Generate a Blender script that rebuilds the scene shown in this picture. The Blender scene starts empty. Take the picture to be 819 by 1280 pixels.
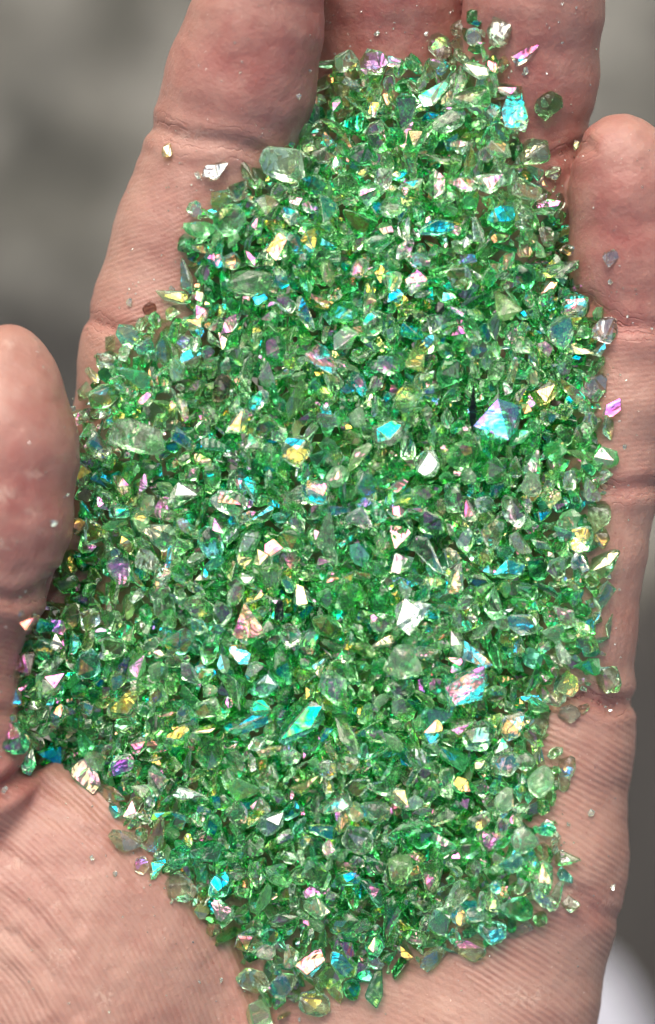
import bpy, bmesh, math, random
import numpy as np
from mathutils import Vector, Matrix, Euler, kdtree, noise as mnoise

SC = bpy.context.scene
COL = SC.collection
random.seed(11)
rng = np.random.default_rng(11)

# ------------------------------------------------------------------ units
# geometry is planned in "u" (1 u = 0.095 mm, about one photo pixel on the palm); meshes are written in metres
S = 0.095e-3
D = 3158.0                      # camera height over the palm plane, u (0.30 m)
CX, CY = 409.5, 640.0

def U(px, py, z=0.0):
    f = (D - z) / D
    return np.array(((px - CX) * f, (CY - py) * f, z))

# ------------------------------------------------------------------ materials helpers
def new_mat(name):
    m = bpy.data.materials.new(name); m.use_nodes = True
    nt = m.node_tree
    b = nt.nodes["Principled BSDF"]
    return m, nt, b

def N(nt, kind, **kw):
    n = nt.nodes.new(kind)
    for k, v in kw.items():
        if k.startswith('in_'):
            n.inputs[k[3:].replace('_', ' ')].default_value = v
        else:
            setattr(n, k, v)
    return n

def L(nt, a, b): nt.links.new(a, b)

def attr(nt, name):
    return N(nt, 'ShaderNodeAttribute', attribute_name=name)

def math_n(nt, op, a, b=None, c=None, clamp=False):
    n = nt.nodes.new('ShaderNodeMath'); n.operation = op; n.use_clamp = clamp
    for i, v in enumerate((a, b, c)):
        if v is None: continue
        if hasattr(v, 'is_linked') or hasattr(v, 'links'): L(nt, v, n.inputs[i])
        else: n.inputs[i].default_value = v
    return n.outputs[0]

def mixc(nt, fac, a, b, blend='MIX'):
    n = nt.nodes.new('ShaderNodeMix'); n.data_type = 'RGBA'; n.blend_type = blend
    for sock, v in ((n.inputs[0], fac), (n.inputs[6], a), (n.inputs[7], b)):
        if hasattr(v, 'links'): L(nt, v, sock)
        elif isinstance(v, (int, float)): sock.default_value = v
        else: sock.default_value = (*v, 1)
    return n.outputs[2]

def ramp(nt, fac, pts):
    n = nt.nodes.new('ShaderNodeValToRGB')
    el = n.color_ramp.elements
    while len(el) < len(pts): el.new(0.5)
    for e, (p, c) in zip(el, pts):
        e.position = p
        e.color = (*c, 1) if not isinstance(c, (int, float)) else (c, c, c, 1)
    L(nt, fac, n.inputs[0])
    return n.outputs[0]

def mesh_obj(name, verts, faces, mat, parent=None, smooth=False):
    me = bpy.data.meshes.new(name)
    me.from_pydata(verts, [], faces)
    me.update()
    if smooth: me.polygons.foreach_set('use_smooth', [True] * len(me.polygons))
    if mat: me.materials.append(mat)
    o = bpy.data.objects.new(name, me); COL.objects.link(o)
    if parent: o.parent = parent
    return o

# ------------------------------------------------------------------ hand: signed distance field -> surface
xs = np.arange(-560.0, 560.0, 5.0)
ys_lo = [-780.0]
stp = 6.0
while ys_lo[-1] > -4300:
    ys_lo.append(ys_lo[-1] - stp); stp = min(stp * 1.12, 90)
ys = np.concatenate((np.array(ys_lo[1:])[::-1], np.arange(-780.0, 900.0, 5.0)))
zs = np.arange(-460.0, 180.0, 5.5)
xs = np.concatenate((np.arange(-900, -560, 10.0), xs))
NX, NY, NZ = len(xs), len(ys), len(zs)
X3, Y3, Z3 = xs[:, None, None].astype(np.float32), ys[None, :, None].astype(np.float32), zs[None, None, :].astype(np.float32)
BIG = np.float32(400.0)

def smin(a, b, k):
    h = np.clip(0.5 + 0.5 * (b - a) / k, 0, 1)
    return b * (1 - h) + a * h - k * h * (1 - h)

def window(lo, hi, pad):
    i0, i1 = np.searchsorted(xs, lo[0] - pad), np.searchsorted(xs, hi[0] + pad)
    j0, j1 = np.searchsorted(ys, lo[1] - pad), np.searchsorted(ys, hi[1] + pad)
    k0, k1 = np.searchsorted(zs, lo[2] - pad), np.searchsorted(zs, hi[2] + pad)
    return slice(max(i0 - 1, 0), i1 + 1), slice(max(j0 - 1, 0), j1 + 1), slice(max(k0 - 1, 0), k1 + 1)

def cone_into(F, a, ra, b, rb, k, flat=1.0):
    """smooth-union a round cone a-b into the field F; flat < 1 squashes it in z"""
    lo = np.minimum(a - ra, b - rb); hi = np.maximum(a + ra, b + rb)
    sl = window(lo, hi, 110)
    px, py, pz = X3[sl[0]], Y3[:, sl[1]], Z3[:, :, sl[2]]
    ba = (b - a).astype(np.float32); n2 = float(ba @ ba) + 1e-6
    dx, dy, dz = px - np.float32(a[0]), py - np.float32(a[1]), pz - np.float32(a[2])
    h = np.clip((dx * ba[0] + dy * ba[1] + dz * ba[2]) / n2, 0, 1)
    d = np.sqrt((dx - h * ba[0]) ** 2 + (dy - h * ba[1]) ** 2 + ((dz - h * ba[2]) / flat) ** 2)
    d = d - (ra + (rb - ra) * h)
    if flat < 1: d = d * (0.5 + 0.5 * flat)
    F[sl] = smin(F[sl], d.astype(np.float32), k)

def ball_into(F, c, r3, k):
    c = np.array(c, float); r3 = np.array(r3, float)
    sl = window(c - r3, c + r3, 110)
    dx, dy, dz = X3[sl[0]] - np.float32(c[0]), Y3[:, sl[1]] - np.float32(c[1]), Z3[:, :, sl[2]] - np.float32(c[2])
    k0 = np.sqrt((dx / r3[0]) ** 2 + (dy / r3[1]) ** 2 + (dz / r3[2]) ** 2)
    k1 = np.sqrt((dx / r3[0] ** 2) ** 2 + (dy / r3[1] ** 2) ** 2 + (dz / r3[2] ** 2) ** 2) + 1e-9
    d = k0 * (k0 - 1) / k1
    F[sl] = smin(F[sl], d.astype(np.float32), k)

def blank(): return np.full((NX, NY, NZ), BIG, np.float32)

def chain(F, pts, k=14):
    q = [(U(p[0], p[1], p[2]), p[3]) for p in pts]
    for (a, ra), (b, rb) in zip(q, q[1:]): cone_into(F, a, ra, b, rb, k)

# (photo x, photo y, axis height z, radius)
INDEX = [(345, -95, 10, 50), (332, -40, -4, 74), (318, 40, -30, 86), (300, 105, -54, 94), (283, 165, -74, 91),
         (266, 220, -88, 94), (240, 290, -100, 97), (210, 392, -112, 96), (196, 450, -118, 98), (186, 560, -140, 104), (190, 800, -180, 118)]
MIDDLE = [(476, -190, -40, 62), (482, -120, -72, 86), (489, -20, -122, 98), (489, 60, -156, 102), (482, 120, -174, 100),
          (466, 300, -186, 98), (450, 380, -176, 92), (420, 560, -190, 104), (380, 800, -205, 118)]
RING = [(680, -130, 6, 56), (676, -70, -18, 76), (668, 0, -50, 88), (660, 90, -86, 90), (648, 180, -112, 83),
        (636, 250, -126, 88), (622, 370, -140, 90), (600, 520, -160, 98), (555, 800, -190, 114)]
LITTLE = [(778, 200, -26, 58), (782, 235, -38, 70), (790, 320, -66, 79), (788, 415, -82, 71), (778, 500, -88, 74),
          (752, 600, -96, 73), (733, 690, -104, 77), (716, 790, -112, 80), (694, 900, -128, 98)]
THUMB = [(6, 468, 20, 62), (-2, 510, 22, 86), (-8, 560, 22, 104), (-16, 640, 18, 104), (-38, 722, 4, 96),
         (-62, 800, -20, 92), (-74, 880, -30, 100), (-60, 980, -60, 112)]

F = blank()
for ch in (MIDDLE, RING, LITTLE, INDEX):
    G = blank(); chain(G, ch)
    F = smin(F, G, np.float32(7.0))
P = blank()
# palm: metacarpal rays, then the two mounds and the wrist and forearm
for a, b in (((200, 790, -185, 112), (330, 1500, -190, 150)), ((370, 770, -210, 110), (390, 1500, -200, 150)),
             ((540, 790, -205, 108), (460, 1500, -200, 150)), ((690, 880, -150, 94), (560, 1500, -180, 150))):
    cone_into(P, U(*a[:3]), a[3], U(*b[:3]), b[3], 50)
ball_into(P, U(40, 1205, -95), (258, 268, 128), 26)          # thenar mound
cone_into(P, U(90, 1260, -120), 150, U(300, 1720, -170), 140, 60)
cone_into(P, U(688, 960, -128), 100, U(664, 1080, -128), 112, 40)
cone_into(P, U(664, 1080, -128), 112, U(560, 1480, -150), 150, 50)
cone_into(P, U(390, 1560, -190), 190, U(400, 1900, -190), 165, 60, 0.8)
cone_into(P, U(400, 1900, -190), 165, U(420, 3600, -230), 250, 60, 0.85)
cone_into(P, U(420, 3600, -230), 250, U(420, 4200, -240), 255, 60, 0.85)
F = smin(F, P, np.float32(34.0))
G = blank(); chain(G, THUMB)
ball_into(F, U(70, 730, -140), (120, 150, 80), 30)
F = smin(F, G, np.float32(9.0))
del G, P

def surface_nets(F):
    sgn = F < 0
    cs = np.zeros((NX - 1, NY - 1, NZ - 1), np.int8)
    for i in (0, 1):
        for j in (0, 1):
            for k in (0, 1):
                cs += sgn[i:NX - 1 + i, j:NY - 1 + j, k:NZ - 1 + k]
    act = (cs > 0) & (cs < 8)
    I, J, K = np.nonzero(act)
    acc = np.zeros((len(I), 3)); cnt = np.zeros(len(I))
    corners = [(i, j, k) for i in (0, 1) for j in (0, 1) for k in (0, 1)]
    for c in corners:
        for ax in range(3):
            if c[ax]: continue
            d = list(c); d[ax] = 1
            f0 = F[I + c[0], J + c[1], K + c[2]]; f1 = F[I + d[0], J + d[1], K + d[2]]
            m = (f0 < 0) != (f1 < 0)
            t = np.where(m, f0 / (f0 - f1 + 1e-20), 0)
            p0 = np.stack((xs[I + c[0]], ys[J + c[1]], zs[K + c[2]]), 1)
            p1 = np.stack((xs[I + d[0]], ys[J + d[1]], zs[K + d[2]]), 1)
            acc += np.where(m[:, None], p0 + (p1 - p0) * t[:, None], 0); cnt += m
    V = acc / cnt[:, None]
    idx = -np.ones(act.shape, np.int64); idx[I, J, K] = np.arange(len(I))
    quads = []
    for ax in range(3):
        o1, o2 = [(1, 2), (2, 0), (0, 1)][ax]
        sl0 = [slice(None)] * 3; sl1 = [slice(None)] * 3
        sl0[ax] = slice(0, -1); sl1[ax] = slice(1, None)
        a, b = sgn[tuple(sl0)], sgn[tuple(sl1)]
        E = np.stack(np.nonzero(a != b), 1)
        ok = (E[:, o1] > 0) & (E[:, o2] > 0) & (E[:, o1] < act.shape[o1]) & (E[:, o2] < act.shape[o2])
        E = E[ok]
        inside = a[E[:, 0], E[:, 1], E[:, 2]]
        def cell(d1, d2):
            q = E.copy(); q[:, o1] -= d1; q[:, o2] -= d2
            return idx[q[:, 0], q[:, 1], q[:, 2]]
        q = np.stack((cell(1, 1), cell(0, 1), cell(0, 0), cell(1, 0)), 1)
        q = np.where(inside[:, None], q, q[:, ::-1])
        quads.append(q)
    return V, np.concatenate(quads)

V, Q = surface_nets(F)

# top height of the skin on the x-y grid
up = (F < 0)
kt = NZ - 1 - np.argmax(up[:, :, ::-1], axis=2)
hit = up.any(axis=2)
kt1 = np.clip(kt + 1, 0, NZ - 1)
ii, jj = np.meshgrid(np.arange(NX), np.arange(NY), indexing='ij')
f0 = F[ii, jj, kt]; f1 = F[ii, jj, kt1]
TOP = np.where(hit, zs[kt] + (zs[kt1] - zs[kt]) * np.clip(f0 / (f0 - f1 + 1e-9), 0, 1), -460.0)
del F, up

def skin_z(x, y):
    x = np.asarray(x, float); y = np.asarray(y, float)
    i = np.clip(np.searchsorted(xs, x) - 1, 0, NX - 2); j = np.clip(np.searchsorted(ys, y) - 1, 0, NY - 2)
    u = np.clip((x - xs[i]) / (xs[i + 1] - xs[i]), 0, 1); v = np.clip((y - ys[j]) / (ys[j + 1] - ys[j]), 0, 1)
    return (TOP[i, j] * (1 - u) * (1 - v) + TOP[i + 1, j] * u * (1 - v) + TOP[i, j + 1] * (1 - u) * v + TOP[i + 1, j + 1] * u * v)

def on_skin(px, py):
    """point of the skin seen at a photo position"""
    z = -60.0
    for _ in range(8):
        p = U(px, py, z); z = 0.5 * z + 0.5 * float(skin_z(p[0], p[1]))
    return U(px, py, z)

# vertex normals
def vnormals(V, Q):
    n = np.cross(V[Q[:, 2]] - V[Q[:, 0]], V[Q[:, 3]] - V[Q[:, 1]])
    vn = np.zeros_like(V)
    for c in range(4): np.add.at(vn, Q[:, c], n)
    return vn / (np.linalg.norm(vn, axis=1)[:, None] + 1e-12)

# relax the net a little, then emboss the folds
for _ in range(3):
    acc = np.zeros_like(V); cnt = np.zeros(len(V))
    for c in range(4):
        np.add.at(acc, Q[:, c], V[Q[:, (c + 1) % 4]] + V[Q[:, (c + 3) % 4]]); np.add.at(cnt, Q[:, c], 2)
    V = V * 0.5 + acc / np.maximum(cnt, 1)[:, None] * 0.5
VN = vnormals(V, Q)
f = D / (D - V[:, 2])
PX, PY = V[:, 0] * f + CX, CY - V[:, 1] * f            # where each vertex lies over the palm plane
near = (VN[:, 2] > -0.15) & (PX > -80) & (PX < 900) & (PY > -80) & (PY < 1360)

CREASES = [  # (points, depth, width, finger height range guard)
    ([(188, 158), (225, 170), (270, 178), (330, 190)], 4.5, 9),
    ([(106, 394), (140, 412), (180, 418)], 3.5, 8),
    ([(645, 205), (690, 196), (735, 182)], 4.5, 9),
    ([(735, 380), (775, 408), (840, 414)], 4.5, 11), ([(735, 604), (780, 610), (830, 606)], 4.5, 9),
    ([(690, 878), (735, 872), (765, 884), (795, 878)], 6, 9),
    ([(-20, 748), (20, 752), (50, 742), (72, 724)], 7, 9),
    ([(-20, 1000), (8, 984), (30, 968), (48, 950)], 14, 10),
    ([(-20, 890), (8, 893), (30, 888)], 2.5, 9),
    ([(300, 1160), (312, 1215), (322, 1262), (338, 1330), (352, 1400)], 10, 9),
    ([(690, 1090), (715, 1112), (745, 1140), (770, 1150)], 3, 9),
    ([(0, 1060), (40, 1085), (78, 1128), (100, 1160)], 2.2, 7), ([(-10, 1150), (40, 1190), (80, 1235), (96, 1270)], 2.6, 8),
    ([(10, 1120), (52, 1150), (84, 1188)], 1.8, 7), ([(-10, 1200), (24, 1224), (50, 1260)], 1.8, 7),
    ([(40, 1010), (84, 1030), (120, 1052)], 1.5, 7), ([(60, 980), (110, 1004), (150, 1050), (170, 1100)], 1.5, 8),
]
def seg_dist(px, py, pts):
    best = np.full(len(px), 1e9); 
    for (x0, y0), (x1, y1) in zip(pts, pts[1:]):
        dx, dy = x1 - x0, y1 - y0
        t = np.clip(((px - x0) * dx + (py - y0) * dy) / (dx * dx + dy * dy), 0, 1)
        best = np.minimum(best, np.hypot(px - x0 - t * dx, py - y0 - t * dy))
    return best
idxn = np.nonzero(near)[0]
qx, qy = PX[idxn], PY[idxn]
wob = np.array([mnoise.noise((x * .02, y * .02, 3.3)) for x, y in zip(qx, qy)])
wob2 = np.array([mnoise.noise((x * .055, y * .055, 9.1)) for x, y in zip(qx, qy)])
disp = 2.6 * wob + 1.1 * wob2
FOLD = np.full(len(V), 200.0)                       # distance to the nearest fold, for its fine lines
for pts, dep, wid in CREASES:
    d = seg_dist(qx + 5 * wob2, qy + 5 * wob, pts)
    if dep >= 3.4 and dep < 9: FOLD[idxn] = np.minimum(FOLD[idxn], d)
    disp += -dep * np.exp(-(d / wid) ** 2) + 0.32 * dep * np.exp(-((d - 2.1 * wid) / wid) ** 2)
V[idxn] += VN[idxn] * disp[:, None]

# skin maps: ridge phase / strength, redness, dry patches
n = len(V)
phase = np.zeros(n); amp = np.zeros(n); red = np.zeros(n); dry = np.zeros(n)
wv = np.zeros(n); wv[idxn] = wob
def g(x, y, cx, cy, rx, ry): return np.exp(-(((x - cx) / rx) ** 2 + ((y - cy) / ry) ** 2))
REG = [
    # (mask centre, radii, phase function, period, strength)
    ((150, 1180, 220, 210), lambda x, y: np.hypot(x + 350, y - 1500), 7.4, 1.3),
    ((690, 1080, 120, 240), lambda x, y: np.hypot(x - 300, y - 1750), 8.0, 1.3),
    ((480, 1290, 130, 90), lambda x, y: np.hypot(x - 300, y - 1750) * 0.9, 8.0, 0.6),
    ((150, 320, 90, 110), lambda x, y: 0.34 * x + 0.94 * y, 6.2, 0.55),
    ((300, 60, 110, 110), lambda x, y: np.hypot((x - 300) * .8, y - 40), 6.2, 0.12),
    ((20, 560, 110, 190), lambda x, y: np.hypot(x + 40, (y - 640) * .8), 6.6, 0.35),
    ((0, 850, 80, 90), lambda x, y: y - 0.2 * x, 7.0, 0.6),
    ((780, 270, 80, 130), lambda x, y: np.hypot(x - 790, (y - 320) * .8), 6.6, 0.18),
    ((775, 520, 70, 80), lambda x, y: y + 0.1 * x, 6.6, 0.4),
    ((760, 740, 60, 110), lambda x, y: x + 0.15 * y, 9.0, 0.5),
    ((670, 80, 90, 120), lambda x, y: np.hypot(x - 670, y - 60), 6.4, 0.12),
]
best = np.zeros(n); second = np.zeros(n)
for (cx, cy, rx, ry), fn, per, st in REG:
    w = g(PX, PY, cx, cy, rx, ry)
    m = w > best
    second = np.where(m, best, np.maximum(second, w))
    phase = np.where(m, fn(PX, PY) / per, phase)
    amp = np.where(m, st * np.clip(w * 2.2, 0, 1), amp)
    best = np.maximum(best, w)
amp *= np.clip((best - second) / (best + 1e-6) * 5, 0, 1) * np.clip(0.75 + 0.6 * wv, 0.1, 1.2)
phase += 0.55 * wv
for cx, cy, rx, ry, s in ((300, 90, 100, 90, .8), (240, 300, 70, 100, .35), (495, 20, 120, 100, 1.0), (665, 110, 90, 130, .75),
                          (785, 300, 80, 120, .85), (690, 205, 40, 30, .4), (775, 410, 60, 30, .6), (775, 606, 60, 22, .6), (740, 876, 60, 20, .7),
                          (30, 640, 90, 100, .75), (20, 520, 80, 90, .35), (20, 860, 60, 90, .5), (15, 975, 50, 40, .9), (60, 1080, 110, 70, .35),
                          (740, 1140, 50, 30, .5), (330, 1240, 60, 70, .3), (130, 400, 60, 20, .4)):
    red += s * g(PX, PY, cx, cy, rx, ry)
for cx, cy, rx, ry, s in ((700, 1122, 24, 20, .8), (655, 1245, 46, 24, .5), (130, 1245, 14, 18, .7), (6, 618, 16, 12, 1.0), (44, 592, 14, 9, .8),
                          (40, 642, 10, 7, .8), (8, 680, 14, 9, .8), (12, 430, 12, 8, .6), (70, 1200, 16, 20, .55), (20, 1080, 22, 12, .5), (108, 1100, 10, 8, .6),
                          (240, 168, 46, 9, .55), (690, 205, 30, 12, .35), (52, 666, 8, 7, .6), (70, 1132, 9, 7, .6), (760, 1130, 18, 8, .45), (745, 960, 12, 60, .25)):
    dry += s * g(PX, PY, cx, cy, rx, ry)

m_skin, nt, b = new_mat('palm_skin')
geo = N(nt, 'ShaderNodeNewGeometry')
mp = N(nt, 'ShaderNodeMapping'); mp.inputs['Scale'].default_value = (1 / S, 1 / S, 1 / S); L(nt, geo.outputs['Position'], mp.inputs['Vector'])
vec = mp.outputs[0]                                            # coordinates in u
def tex(scale, detail=3, rough=.55, dist=0.0):
    t = N(nt, 'ShaderNodeTexNoise'); t.inputs['Scale'].default_value = scale; t.inputs['Detail'].default_value = detail
    t.inputs['Roughness'].default_value = rough; t.inputs['Distortion'].default_value = dist; L(nt, vec, t.inputs['Vector']); return t.outputs['Fac']
n_big, n_mid, n_fine, n_spk = tex(.010, 3), tex(.035, 4, .6), tex(.16, 3), tex(.30, 2)
a_red, a_dry, a_ph, a_am = (attr(nt, k).outputs['Fac'] for k in ('redness', 'dryness', 'ridge_phase', 'ridge_strength'))
base = mixc(nt, ramp(nt, n_big, [(.35, 0.0), (.65, 1.0)]), (.445, .268, .205), (.38, .195, .15))
redf = math_n(nt, 'MULTIPLY', a_red, math_n(nt, 'ADD', 0.72, math_n(nt, 'MULTIPLY', n_mid, 0.6)), clamp=True)
base = mixc(nt, redf, base, (.345, .105, .09))
blot = ramp(nt, n_mid, [(.36, 0.0), (.50, .5), (.66, 1.0)])
base = mixc(nt, math_n(nt, 'MULTIPLY', blot, .42), base, (.48, .305, .237))
ridge = math_n(nt, 'MULTIPLY', math_n(nt, 'SINE', math_n(nt, 'MULTIPLY', math_n(nt, 'ADD', a_ph, math_n(nt, 'MULTIPLY', n_mid, .35)), 2 * math.pi)), a_am)
base = mixc(nt, math_n(nt, 'MULTIPLY', math_n(nt, 'SUBTRACT', 0.0, ridge, clamp=True), .24), base, (.33, .15, .11))
# dry flaky skin: broken pale outlines
flk = math_n(nt, 'SUBTRACT', 1.0, math_n(nt, 'MULTIPLY', math_n(nt, 'ABSOLUTE', math_n(nt, 'SUBTRACT', tex(.065, 4, .6, .8), .5)), 9.0), clamp=True)
dsum = math_n(nt, 'MULTIPLY', a_dry, math_n(nt, 'ADD', .12, flk), clamp=True)
dsum = ramp(nt, dsum, [(.18, 0.0), (.55, 1.0)])
base = mixc(nt, math_n(nt, 'MULTIPLY', dsum, .30), base, (.74, .58, .46))
fd = attr(nt, 'fold_distance').outputs['Fac']
fwin = math_n(nt, 'POWER', 2.718, math_n(nt, 'MULTIPLY', math_n(nt, 'MULTIPLY', fd, fd), -1 / 330.0))
fl_ = math_n(nt, 'SINE', math_n(nt, 'ADD', math_n(nt, 'MULTIPLY', fd, .62), math_n(nt, 'MULTIPLY', tex(.045, 3, .6), 16.0)))
fold = math_n(nt, 'MULTIPLY', math_n(nt, 'MULTIPLY', math_n(nt, 'POWER', math_n(nt, 'MAXIMUM', fl_, 0.0), 3.0), fwin), ramp(nt, tex(.03, 2), [(.38, .1), (.6, 1.0)]))
base = mixc(nt, math_n(nt, 'MULTIPLY', fold, .16), base, (.33, .10, .075))
spk = ramp(nt, n_spk, [(.715, 0.0), (.76, 1.0)])
base = mixc(nt, math_n(nt, 'MULTIPLY', spk, .5), base, (.82, .70, .58))
dk = ramp(nt, tex(.12, 1), [(.745, 0.0), (.78, 1.0)])
base = mixc(nt, math_n(nt, 'MULTIPLY', dk, .45), base, (.28, .10, .07))
L(nt, base, b.inputs['Base Color'])
b.inputs['Subsurface Weight'].default_value = .35
b.inputs['Subsurface Radius'].default_value = (1.0, .45, .28)
b.inputs['Subsurface Scale'].default_value = .0016
L(nt, ramp(nt, math_n(nt, 'ADD', math_n(nt, 'MULTIPLY', n_fine, .6), math_n(nt, 'MULTIPLY', n_mid, .4)), [(.3, .36), (.7, .56)]), b.inputs['Roughness'])
b.inputs['Specular IOR Level'].default_value = .5
hgt = math_n(nt, 'ADD', math_n(nt, 'MULTIPLY', fold, -.8), math_n(nt, 'ADD', math_n(nt, 'MULTIPLY', math_n(nt, 'MULTIPLY', ridge, ramp(nt, tex(.02, 2), [(.34, .45), (.58, 1.0)])), .19), math_n(nt, 'ADD', math_n(nt, 'MULTIPLY', n_fine, .65), math_n(nt, 'ADD', math_n(nt, 'MULTIPLY', n_mid, 1.0), math_n(nt, 'MULTIPLY', dsum, .15)))))
bp = N(nt, 'ShaderNodeBump'); bp.inputs['Strength'].default_value = 1.0; bp.inputs['Distance'].default_value = 1.5 * S
L(nt, hgt, bp.inputs['Height']); L(nt, bp.outputs[0], b.inputs['Normal'])

hand = mesh_obj('hand', [tuple(v) for v in V * S], [tuple(int(i) for i in q) for q in Q], m_skin, smooth=True)
hand['label'] = 'bare open left palm with cupped fingers holding a heap of green glass chips'
hand['category'] = 'hand'
for nm, arr in (('redness', red), ('dryness', dry), ('ridge_phase', phase), ('fold_distance', FOLD), ('ridge_strength', amp)):
    at = hand.data.attributes.new(nm, 'FLOAT', 'POINT'); at.data.foreach_set('value', arr.astype(np.float32))

# ------------------------------------------------------------------ glass material
m_glass, nt, b = new_mat('iridescent_green_glass')
geo = N(nt, 'ShaderNodeNewGeometry')
mp = N(nt, 'ShaderNodeMapping'); mp.inputs['Scale'].default_value = (1 / S, 1 / S, 1 / S); L(nt, geo.outputs['Position'], mp.inputs['Vector'])
vec = mp.outputs[0]
a_t, a_c, a_f, a_m = attr(nt, 'tint').outputs['Color'], attr(nt, 'coat').outputs['Fac'], attr(nt, 'film').outputs['Fac'], attr(nt, 'milk').outputs['Fac']
n1, n2 = tex(.05, 2, .5, .6), tex(.16, 2, .5)
L(nt, a_t, b.inputs['Base Color'])
L(nt, math_n(nt, 'SUBTRACT', 1.0, math_n(nt, 'MULTIPLY', a_m, .55)), b.inputs['Transmission Weight'])
L(nt, math_n(nt, 'ADD', .015, math_n(nt, 'ADD', math_n(nt, 'MULTIPLY', math_n(nt, 'MULTIPLY', a_m, a_m), .5), math_n(nt, 'MULTIPLY', ramp(nt, n2, [(.5, 0.0), (.75, 1.0)]), .06))), b.inputs['Roughness'])
b.inputs['IOR'].default_value = 1.52
b.inputs['Thin Film IOR'].default_value = 2.4
th = math_n(nt, 'MULTIPLY', a_c, math_n(nt, 'MULTIPLY', a_f, math_n(nt, 'ADD', 1.02, math_n(nt, 'MULTIPLY', n1, .30))))
L(nt, th, b.inputs['Thin Film Thickness'])
wv_ = N(nt, 'ShaderNodeTexWave'); wv_.inputs['Scale'].default_value = .035; wv_.inputs['Distortion'].default_value = 14.0
wv_.inputs['Detail'].default_value = 1.5; wv_.inputs['Detail Scale'].default_value = .6; L(nt, vec, wv_.inputs['Vector'])
bp = N(nt, 'ShaderNodeBump'); bp.inputs['Strength'].default_value = .55; bp.inputs['Distance'].default_value = 1.6 * S
wmask = ramp(nt, tex(.018, 1), [(.46, 0.0), (.62, 1.0)])
L(nt, math_n(nt, 'ADD', math_n(nt, 'MULTIPLY', math_n(nt, 'MULTIPLY', wv_.outputs['Fac'], wmask), .35), math_n(nt, 'MULTIPLY', n1, 3.6)), bp.inputs['Height'])
L(nt, bp.outputs[0], b.inputs['Normal'])

# ------------------------------------------------------------------ chip shapes
PROTO = {'chunk': [], 'flake': [], 'shard': [], 'pebble': [], 'slab': []}
def make_proto(kind):
    bm = bmesh.new()
    k = {'chunk': 17, 'flake': 14, 'shard': 13, 'pebble': 30, 'slab': 14}[kind]
    pts = []
    for _ in range(k):
        v = rng.normal(size=3); v /= np.linalg.norm(v)
        v *= {'pebble': rng.uniform(.88, 1.0)}.get(kind, rng.uniform(.78, 1.15))
        pts.append(v)
    pts = np.array(pts)
    if kind == 'flake':
        pts[:, 2] = np.sign(pts[:, 2]) * (.26 + .05 * rng.random(k)) + .18 * pts[:, 0] * rng.uniform(-1, 1); pts[:, 1] *= rng.uniform(.6, .95)
    elif kind == 'slab':
        pts[:, 2] = np.clip(pts[:, 2] * 2, -.42, .42) + .15 * pts[:, 1] * rng.uniform(-1, 1); pts[:, 1] *= rng.uniform(.65, 1)
    elif kind == 'shard':
        pts[:, 0] *= 1.35; pts[:, 1] *= .48; pts[:, 2] *= .42
        pts[:, 1] *= (1 - .35 * pts[:, 0])
    elif kind == 'chunk':
        pts[:, 2] = np.clip(pts[:, 2], -.75, rng.uniform(.35, .7)); pts[:, 1] *= rng.uniform(.7, 1)
    else:
        pts[:, 2] *= rng.uniform(.55, .8); pts[:, 1] *= rng.uniform(.7, .95)
    for p in pts: bm.verts.new(p)
    r = bmesh.ops.convex_hull(bm, input=bm.verts)
    bmesh.ops.delete(bm, geom=[v for v in bm.verts if not v.link_faces], context='VERTS')
    bmesh.ops.dissolve_limit(bm, angle_limit=math.radians(9), verts=bm.verts, edges=bm.edges)
    bmesh.ops.bevel(bm, geom=list(bm.edges), offset=.07 if kind != 'pebble' else .09, segments=1, affect='EDGES', clamp_overlap=True)
    bmesh.ops.recalc_face_normals(bm, faces=bm.faces)
    bm.verts.ensure_lookup_table(); bm.verts.index_update()
    vs = np.array([v.co[:] for v in bm.verts]); fs = [[v.index for v in fc.verts] for fc in bm.faces]
    ar = np.array([fc.calc_area() for fc in bm.faces]); nz = np.array([fc.normal.z for fc in bm.faces])
    bm.free()
    vs -= (vs.max(0) + vs.min(0)) / 2
    vs[:, :2] /= max(np.ptp(vs[:, 0]), 1e-6) / 2
    vs[:, 2] /= 1.0
    return vs, fs, ar, nz
for kind, cnt in (('chunk', 40), ('flake', 22), ('shard', 18), ('pebble', 22), ('slab', 26)):
    for _ in range(cnt): PROTO[kind].append(make_proto(kind))

TINT = {
    'pale':    (.70, .96, .68), 'clear':  (.84, .97, .81), 'light':  (.60, .96, .58), 'mid':   (.40, .93, .44),
    'emerald': (.14, .82, .30), 'teal':   (.26, .90, .62), 'olive':  (.70, .88, .42), 'yellow': (.93, .89, .30),
    'deep':    (.08, .56, .20), 'dark':   (.02, .06, .04), 'brown':  (.55, .38, .25), 'lime': (.58, .93, .42),
}
WORD = {'pale': 'pale green', 'clear': 'almost colourless', 'light': 'light green', 'mid': 'mid green', 'emerald': 'emerald green', 'teal': 'teal green',
        'olive': 'olive green', 'yellow': 'yellow', 'deep': 'deep green', 'dark': 'blackish', 'brown': 'brown', 'lime': 'lime green'}

class Chip:
    __slots__ = ('p', 'w', 'h', 'ang', 'tilt', 'kind', 'proto', 'tint', 'tname', 'film', 'coat', 'milk', 'label', 'ref', 'fixed', 'px', 'py')

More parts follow.
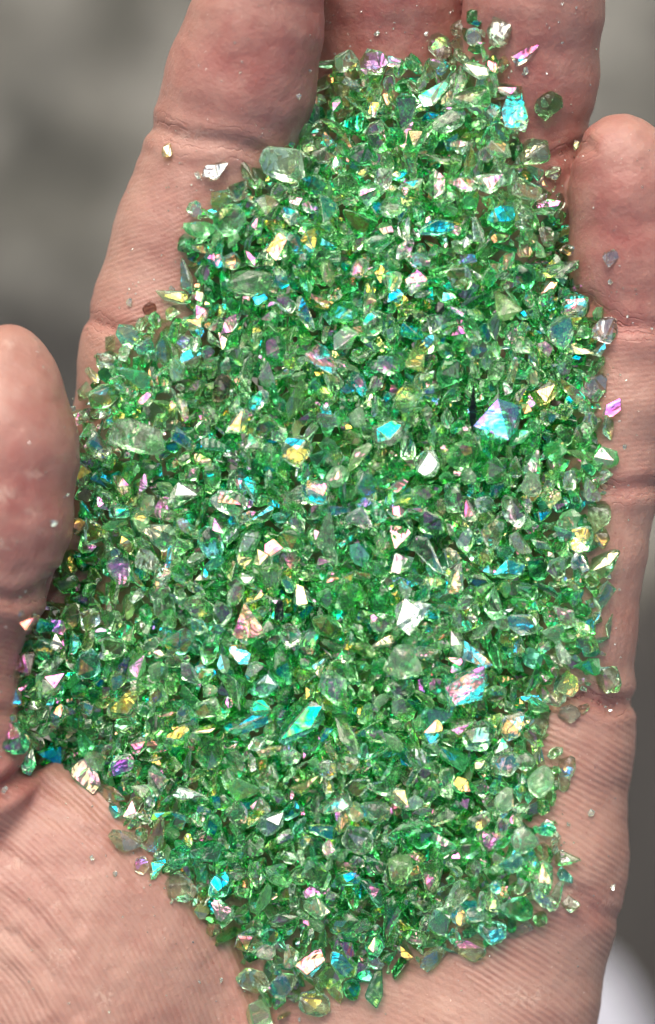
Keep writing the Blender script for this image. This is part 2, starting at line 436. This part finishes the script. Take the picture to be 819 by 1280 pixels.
def chip_geo(c):
    vs, fs, ar, nz = c.proto
    sy = c.h / max(np.ptp(vs[:, 1]), .2)
    sz = min(c.w, c.h) / 2 * .95 if c.kind not in ('flake',) else c.w / 2
    v = vs * np.array((c.w / 2, sy, sz))
    R = np.array(Matrix.Rotation(c.tilt[0], 3, 'X') @ Matrix.Rotation(c.tilt[1], 3, 'Y') @ Matrix.Rotation(c.ang, 3, 'Z'))
    v = v @ R.T
    # coated faces: the one or two broad ones that used to be the outside of the glass
    score = ar * (1 + 2.0 * np.maximum(nz, 0))
    order = np.argsort(-score)
    cf = np.zeros(len(fs)); cf[order[:c.coat]] = 1.0
    return v, fs, cf

def write_attrs(me, nf, tints, coats, films, milks):
    a = me.attributes.new('tint', 'FLOAT_COLOR', 'FACE'); a.data.foreach_set('color', np.asarray(tints, np.float32).ravel())
    for nm, arr in (('coat', coats), ('film', films), ('milk', milks)):
        a = me.attributes.new(nm, 'FLOAT', 'FACE'); a.data.foreach_set('value', np.asarray(arr, np.float32))

# ------------------------------------------------------------------ the heap: outline, surface height
PILE = [(585, 12), (610, 40), (628, 70), (640, 115), (655, 150), (668, 200), (698, 240), (712, 300), (720, 350), (742, 385), (762, 398), (752, 440), (748, 480), (764, 520),
        (757, 580), (748, 640), (758, 720), (763, 790), (755, 855), (712, 868), (690, 885), (690, 930), (708, 960), (694, 1010), (700, 1060), (712, 1108), (688, 1138),
        (655, 1160), (610, 1180), (560, 1205), (500, 1210), (465, 1235), (405, 1250), (360, 1245), (348, 1275), (322, 1272), (312, 1220), (290, 1176), (255, 1160), (228, 1118),
        (192, 1088), (152, 1040), (132, 998), (104, 955), (62, 943), (20, 942), (20, 870), (34, 792), (72, 750), (92, 702), (100, 640), (102, 560), (102, 500), (114, 452),
        (142, 422), (187, 388), (226, 372), (228, 282), (252, 257), (287, 238), (330, 198), (380, 168), (396, 130), (408, 78), (440, 68), (480, 74), (520, 64), (555, 62), (574, 30)]
PP = np.array(PILE, float)
def inside(x, y):
    x = np.asarray(x, float); y = np.asarray(y, float); r = np.zeros(x.shape, bool)
    j = len(PP) - 1
    for i in range(len(PP)):
        xi, yi, xj, yj = *PP[i], *PP[j]
        c = ((yi > y) != (yj > y)) & (x < (xj - xi) * (y - yi) / (yj - yi + 1e-12) + xi)
        r ^= c; j = i
    return r
def edge_dist(x, y):
    pts = [tuple(p) for p in PP] + [tuple(PP[0])]
    return seg_dist(np.atleast_1d(np.asarray(x, float)), np.atleast_1d(np.asarray(y, float)), pts)
# heap surface on a 10-px grid over the photo frame: relaxed membrane over the skin, plus a dome
gx = np.arange(-20, 860, 10.0); gy = np.arange(-20, 1320, 10.0)
GX, GY = np.meshgrid(gx, gy, indexing='ij')
ins = inside(GX, GY); ed = edge_dist(GX.ravel(), GY.ravel()).reshape(GX.shape)
SK = np.zeros_like(GX)
zz = np.full(GX.shape, -60.0)
for _ in range(8):
    ff = (D - zz) / D
    zz = .5 * zz + .5 * skin_z((GX - CX) * ff, (CY - GY) * ff)
SK = np.maximum(zz, -230)
H = SK.copy()
for it in range(900):
    Hn = H.copy()
    Hn[1:-1, 1:-1] = .25 * (H[2:, 1:-1] + H[:-2, 1:-1] + H[1:-1, 2:] + H[1:-1, :-2]) + .10
    H = np.where(ins, Hn, SK)
lump = np.array([[mnoise.noise((x * .012, y * .012, 1.7)) * 9 + mnoise.noise((x * .03, y * .03, 5.2)) * 5 for y in gy] for x in gx])
H = np.where(ins, np.maximum(H, SK + np.minimum(46, 12 + ed * .7)) + lump * np.clip(ed / 60, 0, 1), SK)
def grid_at(A, x, y):
    x = np.asarray(x, float); y = np.asarray(y, float)
    i = np.clip(((x + 20) / 10).astype(int), 0, len(gx) - 2); j = np.clip(((y + 20) / 10).astype(int), 0, len(gy) - 2)
    u = (x - gx[i]) / 10; v = (y - gy[j]) / 10
    return A[i, j] * (1 - u) * (1 - v) + A[i + 1, j] * u * (1 - v) + A[i, j + 1] * (1 - u) * v + A[i + 1, j + 1] * u * v

# film thickness (nm) -> the colour it flashes
FILM = {'pink': 172, 'lilac': 178, 'violet': 186, 'blue': 203, 'cyan': 112, 'aqua': 119, 'gold': 68, 'cream': 52, 'white': 40, 'green': 215, 'lime': 142, 'teal': 290, 'rose': 262, 'jade': 226, 'none': 0}

LAND = [  # x, y, w, h, angle, shape, tint, film, milk, reference, label
 # loose chips lying on bare skin
 (210,188,15,22,80,'chunk','yellow','cream',.3,'','tiny pale yellow chip alone on the index finger just below its top crease'),
 (270,215,38,26,10,'slab','clear','white',0,'','flat clear chip with a white shine, alone on the index finger beside the heap'),
 (187,385,20,16,20,'flake','brown','none',0,'','brown see-through flake on the index finger at the edge of the heap'),
 (594,22,24,20,0,'chunk','emerald','none',0,'','emerald green chip at the very tip of the heap in the gap between two fingers'),
 (622,44,34,38,60,'slab','pale','cream',.2,'','olive and cream chip resting on the ring finger beside the tip of the heap'),
 (657,68,42,20,25,'flake','clear','violet',0,'','thin flake with violet and cyan shine lying loose on the ring fingertip'),
 (685,132,38,46,-40,'pebble','mid','none',0,'','rounded bright green chip lying loose on the ring finger'),
 (691,217,24,20,0,'chunk','pale','cream',0,'','small clear yellowish chip on the ring finger crease next to the little finger'),
 (720,182,9,13,70,'chunk','olive','gold',0,'','tiniest golden speck stuck on the side of the little fingertip'),
 (762,323,22,25,60,'chunk','clear','white',.1,'','small clear chip alone in the middle of the little finger pad'),
 (709,893,34,26,15,'slab','clear','none',.35,'','frosted clear slab lying on the palm just below the little finger'),
 (729,886,20,14,30,'chunk','clear','violet',0,'','small violet and white chip beside the frosted slab below the little finger'),
 (713,1130,24,20,-30,'chunk','light','none',0,'','small light green chip lying loose on the palm next to flaky dry skin'),
 (178,1081,24,28,80,'pebble','clear','blue',0,'','clear rounded chip with a blue dot on the thumb mound beside the heap'),
 (757,412,32,40,60,'slab','clear','white',0,'','clear chip sticking out of the heap on the upper little finger crease'),
 (744,482,34,46,70,'pebble','clear','white',.1,'','clear rounded chip at the edge of the heap on the little finger middle segment'),
 (766,512,34,20,40,'flake','clear','violet',0,'','thin clear flake with a violet dot poking out onto the little finger'),
 (708,958,28,36,80,'pebble','clear','pink',0,'','clear rounded chip with a pink glint on the palm at the edge of the heap'),
 # chips that stand out in the heap
 (290,328,26,25,40,'slab','light','pink',0,'pink square chip','square chip shining solid pink near the index finger side of the heap'),
 (240,405,30,20,-15,'slab','light','pink',0,'pink wedge','pink wedge shaped chip on the index finger side near the edge'),
 (450,335,24,34,60,'pebble','pale','violet',0,'violet oval chip','oval chip with a violet pink glint in the upper middle of the heap'),
 (520,352,30,28,30,'chunk','pale','lilac',0,'lilac chunk','lilac and white chunk between the violet oval and the pink triangle'),
 (576,348,32,36,-60,'slab','light','pink',0,'pink triangle','pink triangular chip in the upper heap below the ring finger'),
 (228,508,16,36,-70,'shard','clear','rose',0,'rose splinter','rose pink splinter in the part of the heap next to the thumb tip'),
 (135,452,36,22,-15,'slab','pale','cream',0,'cream flake','pale yellow cream flake at the heap edge on the index finger base'),
 (312,354,56,34,-10,'slab','light','none',.3,'frosted green slab','large frosted light green slab below the pink square chip'),
 (325,374,20,16,20,'flake','teal','cyan',0,'cyan fleck','small bright cyan fleck just below the frosted green slab'),
 (542,405,22,28,70,'slab','clear','white',0,'white chip','bright white chip beside a black speck in the upper heap'),
 (549,388,14,24,80,'chunk','dark','none',0,'black speck','short black speck in the upper heap below the pink triangle'),
 (370,562,44,48,50,'pebble','pale','aqua',0,'white and cyan shell chip','large shell shaped chip, part cyan and part pale, in the middle of the heap'),
 (150,640,30,22,-10,'slab','teal','jade',0,'aqua green chip','aqua green shining chip close to the thumb pad'),
 (626,528,66,52,30,'flake','teal','blue',0,'large bluish flake','largest flat bluish flake, beside the black needle and below the ring finger'),
 (591,512,10,66,88,'shard','dark','none',0,'black needle','black needle shaped sliver beside the large bluish flake'),
 (680,490,32,40,60,'chunk','yellow','gold',0,'yellow chunk','yellow golden chunk near the little finger edge of the heap'),
 (172,546,72,44,-8,'slab','light','none',.25,'large cloudy slab','largest cloudy green slab beside the thumb tip'),
 (606,630,26,22,20,'slab','pale','cream',0,'cream chip','cream coloured shining chip to the palm side of the black needle'),
 (497,640,30,22,5,'slab','clear','pink',0,'pink and cream chip','pink and cream flat chip near the centre of the heap'),
 (713,600,20,30,70,'slab','clear','cream',0,'peach chip','peach and yellow upright chip at the middle joint of the little finger'),
 (535,580,36,40,40,'chunk','clear','white',.15,'glassy white chunk','glassy white chunk near the centre, between cream and white shining chips'),
 (395,615,44,46,50,'pebble','clear','lilac',0,'clear chip with lilac stripe','clear rounded chip with lilac and peach stripes in the centre'),
 (663,605,32,44,-70,'pebble','clear','none',.5,'milky oval chip','milky colourless oval chip near the peach chip'),
 (571,722,22,46,80,'shard','pale','rose',0,'lilac striped shard','upright shard with lilac stripes in the lower middle of the heap'),
 (585,856,72,50,48,'flake','clear','lilac',.0,'pale striped flake','large pale flake with fine lilac stripes in the lower heap'),
 (376,904,70,32,32,'slab','teal','jade',0,'turquoise wedge','large turquoise wedge lying in the lower middle of the heap'),
 (308,906,58,20,15,'slab','teal','aqua',0,'cyan shard','long cyan and white shard beside the turquoise wedge'),
 (236,992,46,20,-12,'shard','clear','cream',0,'cream spike','cream yellow pointed spike near the thumb mound'),
 (172,930,26,28,60,'slab','clear','lilac',0,'pale lilac square','pale pink and lilac square chip above the thumb mound'),
 (75,893,30,26,30,'slab','clear','pink',0,'pink chip by the thumb','pale pink chip beside the lower thumb joint'),
 (36,773,28,26,40,'slab','clear','pink',0,'outermost pink chip','outermost pink chip tucked under the thumb joint'),
 (71,803,20,22,70,'slab','clear','cream',0,'cream square','little cream square chip beside the lower thumb'),
 (92,806,18,26,60,'flake','teal','blue',0,'blue flake','small blue flake beside the cream square near the thumb'),
 (543,915,26,34,50,'slab','clear','pink',0,'white and pink chip','white and pink chip beside the green and gold pebble'),
 (600,920,56,46,20,'pebble','mid','lime',0,'green and gold pebble','large rounded green pebble with cyan and gold shine, lower heap'),
 (470,920,28,18,0,'slab','light','violet',0,'lavender diamond','lavender diamond shaped chip in the lower middle of the heap'),
 (337,938,36,14,15,'shard','light','rose',0,'rose strip','narrow rose and violet strip below the turquoise wedge'),
 (600,1026,34,24,30,'slab','clear','pink',0,'pink heart chip','heart shaped pink chip in the heap towards the wrist'),
 (632,1000,34,42,70,'pebble','clear','none',.7,'milky white pebble','milky white pebble beside the pink heart shaped chip'),
 (655,1050,40,44,30,'pebble','pale','none',.6,'frosted green pebble','frosted pale green round pebble near the outer palm'),
 (676,976,38,50,60,'pebble','light','none',.6,'cloudy green oval','cloudy green oval chip at the outer palm edge of the heap'),
 (632,955,42,34,15,'chunk','clear','aqua',.1,'clear cyan chunk','clear chunk with cyan glints above the milky white pebble'),
 (275,1105,32,46,70,'pebble','teal','aqua',0,'cyan egg chip','egg shaped chip shining cyan and white near the thumb mound'),
 (315,1176,48,34,15,'slab','clear','pink',0,'big pale pink chip','big pale pink and white chip at the lowest thumb side edge'),
 (616,1166,38,32,10,'chunk','teal','aqua',0,'turquoise chunk','turquoise and violet chunk at the lowest edge of the heap'),
 (448,521,24,30,80,'flake','clear','none',.5,'grey triangle flake','greyish frosted triangular flake above the centre of the heap'),
 (409,666,26,56,80,'shard','clear','none',.3,'pale spearhead','pale spearhead shaped shard standing in the centre of the heap'),
 (200,817,26,12,-20,'shard','clear','rose',0,'pink dash','thin pink dash shaped chip between the thumb and the turquoise wedge'),
 (278,486,26,40,70,'slab','brown','none',0,'brown chip','dark brown see-through chip in the heap near the rose splinter'),
 (350,762,14,30,80,'chunk','dark','none',0,'black gap chip','black upright chip in the left middle of the heap'),
 (432,78,36,30,20,'chunk','pale','none',.3,'pale top chip','pale frosted green chip at the top edge of the heap by the middle finger'),
 (352,206,62,42,-10,'chunk','clear','none',.45,'pale cloudy lump','large pale cloudy lump near the upper joint of the index finger'),
 (580,230,40,24,-15,'slab','clear','lilac',0,'peach striped chip','pale chip with peach and lilac stripes in the upper heap'),
 (545,285,50,22,15,'slab','teal','aqua',0,'long aqua chip','long aqua and white shining chip in the upper heap'),
 (628,272,46,40,40,'pebble','emerald','aqua',0,'dark aqua pebble','rounded dark green pebble with aqua glints below the ring finger'),
 (466,138,16,24,70,'slab','clear','pink',0,'small pink chip at top','small pink chip in the top part of the heap by the middle finger'),
 (512,765,42,52,50,'chunk','clear','white',.3,'striped clear chunk','clear striped chunk below the centre of the heap'),
 (500,828,50,48,20,'chunk','pale','none',.45,'milky aqua lump','milky aqua green lump below the striped clear chunk'),
 (641,463,12,34,75,'shard','clear','rose',0,'pink splinter','slim pink splinter between the large bluish flake and the ring finger'),
 (494,372,24,16,20,'flake','teal','cyan',0,'sky blue fleck','bright sky blue fleck beside the lilac chunk'),
 (435,1098,36,24,-10,'slab','teal','cyan',0,'blue chip by the wrist','cyan blue chip in the heap towards the wrist'),
 (620,1108,18,20,30,'pebble','teal','cyan',0,'blue bead','small cyan blue bead shaped chip near the frosted green pebble'),
]

chips = []
def new_chip(px, py, w, h, ang, kind, tname, film, milk=0.0):
    c = Chip(); c.px, c.py, c.w, c.h, c.ang, c.kind, c.tname, c.milk = px, py, w, h, ang, kind, tname, milk * .4
    c.proto = random.choice(PROTO[kind])
    t = np.array(TINT[tname]); j = rng.uniform(-.05, .05)
    c.tint = (*np.clip(t * (1 + j) + rng.uniform(-.02, .02, 3), .01, .98), 1)
    c.film = film; c.coat = 2; c.label = None; c.ref = ''; c.fixed = False
    c.tilt = (0, 0)
    return c

top_pts = []
for x, y, w, h, ang, kind, tn, fl, mk, ref, lab in LAND:
    if kind == 'slab' and fl != 'none' and max(w, h) < 55: kind = 'chunk'
    if w < h and abs(ang) >= 50: w, h = h, w
    sc_ = .82 if kind == 'pebble' else 1.0 if max(w, h) > 55 else .92
    w *= sc_; h *= sc_
    if tn == 'clear' and (fl != 'none' or mk > .2) and ref: tn = 'pale'
    c = new_chip(x, y, w, h, math.radians(ang), kind, tn, FILM[fl] * rng.uniform(.97, 1.03), mk)
    c.label, c.ref, c.fixed = lab, ref, True
    c.coat = 0 if fl == 'none' else 4
    c.tilt = (rng.normal(-.12, .08), rng.normal(.0, .08)) if fl in ('blue', 'cyan', 'violet', 'aqua', 'teal') and tn != 'teal' else (rng.normal(-.22, .09), rng.normal(-.05, .09)) if fl != 'none' else (rng.normal(0, .2), rng.normal(0, .2))
    vs = chip_geo(c)[0]
    if not ref:
        p = on_skin(x, y)
        c.p = p + np.array((0, 0, -vs[:, 2].min() - 1.5))
    else:
        p = U(x, y, float(grid_at(H, x, y)))
        c.p = p + np.array((0, 0, 4.0))
    chips.append(c); top_pts.append((x, y, max(w, h)))

KINDS = ['chunk', 'pebble', 'slab', 'flake', 'shard']; KP = [.32, .16, .20, .12, .20]
def random_tint(depth):
    if depth == 0:
        names = ['pale', 'clear', 'light', 'mid', 'emerald', 'teal', 'olive', 'lime', 'deep']; pr = [.19, .08, .26, .23, .08, .07, .03, .05, .01]
    else:
        names = ['pale', 'light', 'mid', 'emerald', 'teal', 'lime', 'deep']; pr = [.02, .12, .33, .31, .09, .03, .10]  # deeper greens in the lower layers put the dark of the gaps into the colour
    return names[rng.choice(len(names), p=pr)]
FILMS = [42, 54, 64, 116, 122, 128, 166, 170, 172, 174, 176, 178, 182, 216, 226, 264, 268, 270, 274, 278, 282, 294, 302, 344, 350, 356, 362]
def clump_tint(x, y, depth):
    v = mnoise.noise((x * .009, y * .009, 20.5)) + .5 * mnoise.noise((x * .022, y * .022, 4.5))
    if y < 260 and rng.random() < .3: return ['pale', 'light'][rng.integers(2)]  # paler tints put the sky-lit look of the upper slope into the colour
    if rng.random() < .32:
        if v > .16: return ['pale', 'light', 'clear', 'light'][rng.integers(4)]
        if v < -.16: return ['mid', 'emerald', 'emerald', 'lime'][rng.integers(4)]
    return random_tint(1 if depth > 2 else 0)
def scatter(depth, size_lo, size_hi, spacing, tries, taken=None):
    """throw chips over the heap outline at one depth below its surface"""
    cell = {}; out = []
    def ok(x, y, r):
        ci, cj = int(x // 60), int(y // 60)
        for a in (-1, 0, 1):
            for b_ in (-1, 0, 1):
                for (qx, qy, qr) in cell.get((ci + a, cj + b_), ()):
                    if (x - qx) ** 2 + (y - qy) ** 2 < (spacing * (r + qr) / 2) ** 2: return False
        return True
    for q in (taken or ()): cell.setdefault((int(q[0] // 60), int(q[1] // 60)), []).append(q)
    X = rng.uniform(5, 790, tries); Y = rng.uniform(0, 1285, tries); I = inside(X, Y); E = edge_dist(X, Y)
    for x, y, i, e in zip(X, Y, I, E):
        if not i and e > 7: continue
        s = size_lo + (size_hi - size_lo) * rng.random() ** 1.7
        hz = float(grid_at(H, x, y)); sz = float(grid_at(SK, x, y))
        z = hz - depth - s * .12
        if depth > 0 and z < sz + 3: continue
        z = max(z, sz + s * .28)
        if not ok(x, y, s): continue
        cell.setdefault((int(x // 60), int(y // 60)), []).append((x, y, s))
        kind = KINDS[rng.choice(5, p=KP)]
        asp = rng.uniform(.6, .95)
        if kind == 'shard': w, h = s * 1.35, s * rng.uniform(.45, .6)
        else: w, h = s * 1.08, s * asp
        c = new_chip(x, y, w, h, rng.uniform(0, 6.283), kind, clump_tint(x, y, depth), random.choice(FILMS) * rng.uniform(.94, 1.06), .5 * (rng.random() < .10) + .12 * rng.random())
        c.coat = int(rng.choice([0, 1, 2, 4, 7], p=[.10, .25, .30, .25, .10]))
        sd = .34 if depth == 0 else .6
        c.tilt = (rng.normal(-.12, sd), rng.normal(-.02, sd))
        c.p = U(x, y, z)
        out.append(c)
    return out

big = scatter(0, 32, 46, .92, 2500, top_pts)
mid = scatter(2, 22, 36, .66, 30000, top_pts + [(c.px, c.py, max(c.w, c.h)) for c in big])
sm = scatter(3, 8, 18, .8, 9000, [(c.px, c.py, max(c.w, c.h) * .8) for c in big + mid])
lower = scatter(15, 20, 38, .62, 24000) + scatter(30, 22, 40, .66, 18000) + scatter(48, 24, 42, .8, 12000) + scatter(70, 26, 44, .85, 9000)
print('chips', len(chips), len(big), len(mid), len(sm), len(lower), 'depth', np.percentile((H - SK)[ins], [5, 25, 50, 75, 95]))
top = chips + big + mid
allc = top + sm + lower

# push apart overlapping chips (landmark chips stay)
POS = np.array([c.p for c in allc]); RAD = np.array([.34 * (c.w + c.h) / 2 for c in allc]); FIX = np.array([c.fixed for c in allc])
for it in range(6):
    kd = kdtree.KDTree(len(POS))
    for i, p in enumerate(POS): kd.insert(p, i)
    kd.balance()
    mv = np.zeros_like(POS)
    for i in range(len(POS)):
        for co, j, d in kd.find_range(POS[i], RAD[i] + 15):
            if j <= i: continue
            ov = RAD[i] + RAD[j] - d
            if ov > 0:
                n_ = (POS[i] - POS[j]) / (d + 1e-6) * ov * .25
                mv[i] += n_; mv[j] -= n_
    mv[FIX] = 0; mv = np.clip(mv, -4, 4)
    POS += mv
for c, p in zip(allc, POS): c.p = p
for c in allc:
    if not c.fixed:
        zmin = float(skin_z(c.p[0], c.p[1])) + min(c.w, c.h) * .2
        if c.p[2] < zmin: c.p[2] = zmin

# the 300 that show largest are individuals
rest_top = sorted((c for c in big + mid), key=lambda c: -c.w * c.h)
solo = chips + rest_top[:300 - len(chips)]
solo_ids = {id(c) for c in solo}

SHAPE = {'chunk': 'chunk', 'pebble': 'rounded chip', 'slab': 'flat chip', 'flake': 'thin flake', 'shard': 'shard'}
lm = [c for c in chips if c.ref]
used = {c.label for c in chips}
def auto_label(c):
    near_ = sorted(lm, key=lambda l: (l.px - c.px) ** 2 + (l.py - c.py) ** 2)
    a, b_ = near_[0], near_[1]
    dx, dy = c.px - a.px, c.py - a.py
    if abs(dx) > abs(dy): side = 'on the thumb side of' if dx < 0 else 'on the little finger side of'
    else: side = 'on the fingertip side of' if dy < 0 else 'on the wrist side of'
    look = WORD[c.tname] + (' frosted' if c.milk > .3 else '') + ' ' + SHAPE[c.kind]
    opts = ['%s %s the %s' % (look, side, a.ref), '%s between the %s and the %s' % (look, a.ref, b_.ref)]
    for szw in ('large', 'broad', 'smaller', 'neighbouring'):
        opts.append('%s %s %s the %s' % (szw, look, side, a.ref))
    opts += ['%s between the %s and the %s' % (look, a.ref, near_[2].ref), '%s between the %s and the %s' % (look, b_.ref, near_[2].ref),
             '%s beside the %s, not far from the %s' % (look, a.ref, near_[3].ref)]
    for o in opts:
        if o not in used and len(o.split()) <= 16:
            used.add(o); return o
    return opts[1]
for c in solo:
    v, fs, cf = chip_geo(c)
    ob = mesh_obj('glass_chip', [tuple(q) for q in v * S], fs, m_glass)
    ob.location = tuple(c.p * S)
    write_attrs(ob.data, len(fs), [c.tint] * len(fs), cf, [c.film] * len(fs), [c.milk] * len(fs))
    ob['label'] = c.label or auto_label(c)
    ob['category'] = 'glass chip'
    ob['group'] = 'green glass chips on the hand'

def merge(name, cs, label):
    vv, ff, ts, co, fi, mi = [], [], [], [], [], []; off = 0
    for c in cs:
        v, fs, cf = chip_geo(c)
        vv.append((v + c.p) * S); ff += [[i + off for i in q] for q in fs]; off += len(v)
        ts += [c.tint] * len(fs); co += list(cf); fi += [c.film] * len(fs); mi += [c.milk] * len(fs)
    ob = mesh_obj(name, np.concatenate(vv).tolist(), ff, m_glass)
    write_attrs(ob.data, len(ff), ts, co, fi, mi)
    ob['label'] = label; ob['category'] = 'glass chips'; ob['kind'] = 'stuff'
    return ob
merge('crushed_glass', [c for c in allc if id(c) not in solo_ids], 'heap of small crushed green glass filling the hollow of the hand')

# fine glass dust sprinkled on the bare skin
dust = []
for _ in range(3200):
    x, y = rng.uniform(0, 815), rng.uniform(0, 1275)
    if inside(x, y): continue
    p = on_skin(x, y)
    if skin_z(p[0], p[1]) < -200 or p[2] < -200: continue
    e = float(edge_dist(x, y)[0])
    if rng.random() > .10 + .9 * math.exp(-e / 30) + (.22 if y < 420 else 0): continue
    s = rng.uniform(1.6, 3.4) if rng.random() < .88 or e > 60 else rng.uniform(4, 11)
    c = new_chip(x, y, s, s * rng.uniform(.5, 1), rng.uniform(0, 6.28), 'chunk', 'clear', 40, .5)
    c.tilt = (rng.normal(0, .4), rng.normal(0, .4)); c.p = p + np.array((0, 0, s * .35))
    dust.append(c)
merge('glass_dust', dust, 'fine sparkling glass dust sprinkled over the bare skin of the fingers')

# ------------------------------------------------------------------ background: ground far below, a white cloth on it
GZ = -0.70
def ground_pt(px, py, z=GZ):
    f_ = (D * S - z) / (D * S)
    return ((px - CX) * S * f_, (CY - py) * S * f_, z)
m_g, nt, b = new_mat('grey_earth_ground')
geo = N(nt, 'ShaderNodeNewGeometry'); vec = geo.outputs['Position']
gn1, gn2, gn3 = tex(19, 3, .65), tex(30, 4, .6), tex(160, 2)
col = mixc(nt, ramp(nt, gn1, [(.41, 0.0), (.58, 1.0)]), (.04, .041, .033), (.225, .222, .19))
col = mixc(nt, math_n(nt, 'MULTIPLY', ramp(nt, gn2, [(.4, 0.0), (.65, 1.0)]), .55), col, (.20, .195, .16))
col = mixc(nt, math_n(nt, 'MULTIPLY', ramp(nt, gn3, [(.55, 0.0), (.7, 1.0)]), .3), col, (.05, .048, .04))
# a darker rounded patch of the ground, its edge broken by noise
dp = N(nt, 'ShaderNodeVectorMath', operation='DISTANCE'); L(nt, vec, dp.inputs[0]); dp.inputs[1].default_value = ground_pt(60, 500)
dark_patch = ramp(nt, math_n(nt, 'ADD', dp.outputs['Value'], math_n(nt, 'MULTIPLY', gn1, .05)), [(.058, 1.0), (.085, 0.0)])
col = mixc(nt, math_n(nt, 'MULTIPLY', dark_patch, .85), col, (.022, .021, .018))
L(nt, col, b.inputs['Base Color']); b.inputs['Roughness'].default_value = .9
bp = N(nt, 'ShaderNodeBump'); bp.inputs['Distance'].default_value = .004; L(nt, gn2, bp.inputs['Height']); L(nt, bp.outputs[0], b.inputs['Normal'])
R_ = 40
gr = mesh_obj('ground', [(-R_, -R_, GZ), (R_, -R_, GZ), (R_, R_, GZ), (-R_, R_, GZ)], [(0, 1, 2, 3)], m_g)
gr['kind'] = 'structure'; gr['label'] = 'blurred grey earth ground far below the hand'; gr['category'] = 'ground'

def soft_slab(name, outline, z, thick, mat, seed, fold):
    """a low irregular sheet with real thickness and gentle folds"""
    bm = bmesh.new()
    vsb = [bm.verts.new((*ground_pt(x, y)[:2], z)) for x, y in outline]
    fc = bm.faces.new(vsb)
    bmesh.ops.triangulate(bm, faces=[fc])
    bmesh.ops.subdivide_edges(bm, edges=bm.edges, cuts=9, use_grid_fill=True)
    ex = bmesh.ops.extrude_face_region(bm, geom=list(bm.faces))
    tv = [e for e in ex['geom'] if isinstance(e, bmesh.types.BMVert)]
    for v in tv:
        v.co.z += thick + fold * (.5 + .5 * mnoise.noise((v.co.x * 14 + seed, v.co.y * 14, 0)))
    bmesh.ops.recalc_face_normals(bm, faces=bm.faces)
    me = bpy.data.meshes.new(name); bm.to_mesh(me); bm.free(); me.materials.append(mat)
    me.polygons.foreach_set('use_smooth', [True] * len(me.polygons))
    o = bpy.data.objects.new(name, me); COL.objects.link(o); return o
m_w, nt, b = new_mat('white_cotton'); geo = N(nt, 'ShaderNodeNewGeometry'); vec = geo.outputs['Position']
L(nt, mixc(nt, tex(30, 3), (.40, .41, .45), (.52, .53, .57)), b.inputs['Base Color']); b.inputs['Roughness'].default_value = .9
m_d, nt, b = new_mat('black_sheet'); geo = N(nt, 'ShaderNodeNewGeometry'); vec = geo.outputs['Position']
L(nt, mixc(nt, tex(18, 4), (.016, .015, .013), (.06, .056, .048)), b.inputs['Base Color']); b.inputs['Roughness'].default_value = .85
sheet_o = soft_slab('dark_sheet', [(640, 880), (900, 640), (1250, 700), (1300, 1250), (1250, 1700), (700, 1750), (560, 1400)], GZ + .004, .008, m_d, 1, .006)  # low dark sheet over the ground on the outer palm side
sheet_o['label'] = 'blurred black sheet on the ground beyond the outer edge of the palm'; sheet_o['category'] = 'mat'
cl = soft_slab('white_cloth', [(690, 1160), (752, 1190), (782, 1235), (815, 1310), (850, 1420), (640, 1420), (600, 1250)], GZ + .022, .006, m_w, 4, .012)
cl['label'] = 'blurred white cloth lying on the black sheet beside the wrist'; cl['category'] = 'cloth'

# ------------------------------------------------------------------ light: overcast day, brightest beyond the fingertips
w = bpy.data.worlds.new('World'); SC.world = w; w.use_nodes = True
nt = w.node_tree; bg = nt.nodes['Background']
sky = nt.nodes.new('ShaderNodeTexSky'); sky.sky_type = 'NISHITA'; sky.sun_disc = False
EL, AZ = math.radians(47), math.radians(-12)          # sun towards +y (past the fingertips)
sky.sun_elevation = EL; sky.sun_rotation = AZ; sky.air_density = .7; sky.dust_density = 6.0; sky.ozone_density = 0.2
nt.links.new(sky.outputs[0], bg.inputs[0]); bg.inputs[1].default_value = .15
sl = bpy.data.lights.new('sun', 'SUN'); sl.energy = 1.5; sl.angle = math.radians(60); sl.color = (1, .96, .90)
so = bpy.data.objects.new('sun', sl); COL.objects.link(so)
sd = Vector((math.sin(AZ) * math.cos(EL), math.cos(AZ) * math.cos(EL), math.sin(EL)))
so.rotation_euler = (-sd).to_track_quat('-Z', 'Y').to_euler()

# ------------------------------------------------------------------ camera
cam = bpy.data.cameras.new('camera'); co = bpy.data.objects.new('camera', cam); COL.objects.link(co)
co.location = (0, 0, D * S); co.rotation_euler = (0, 0, 0)
cam.sensor_fit = 'VERTICAL'; cam.sensor_height = 36; cam.lens = 36 / 2 * D / 640
cam.clip_start = .01; cam.clip_end = 200
cam.dof.use_dof = True; cam.dof.focus_distance = D * S + 30 * S; cam.dof.aperture_fstop = 8.0
SC.camera = co

SC.view_settings.view_transform = 'Standard'; SC.view_settings.look = 'None'
SC.view_settings.exposure = 0.3; SC.view_settings.gamma = 1
SC.render.engine = 'CYCLES'
cy = SC.cycles
cy.use_adaptive_sampling = True; cy.adaptive_threshold = .04
cy.max_bounces = 16; cy.transmission_bounces = 15; cy.glossy_bounces = 10; cy.diffuse_bounces = 3; cy.transparent_max_bounces = 4
cy.sample_clamp_indirect = 8; cy.use_denoising = True; cy.caustics_refractive = True; cy.caustics_reflective = True; cy.blur_glossy = .3
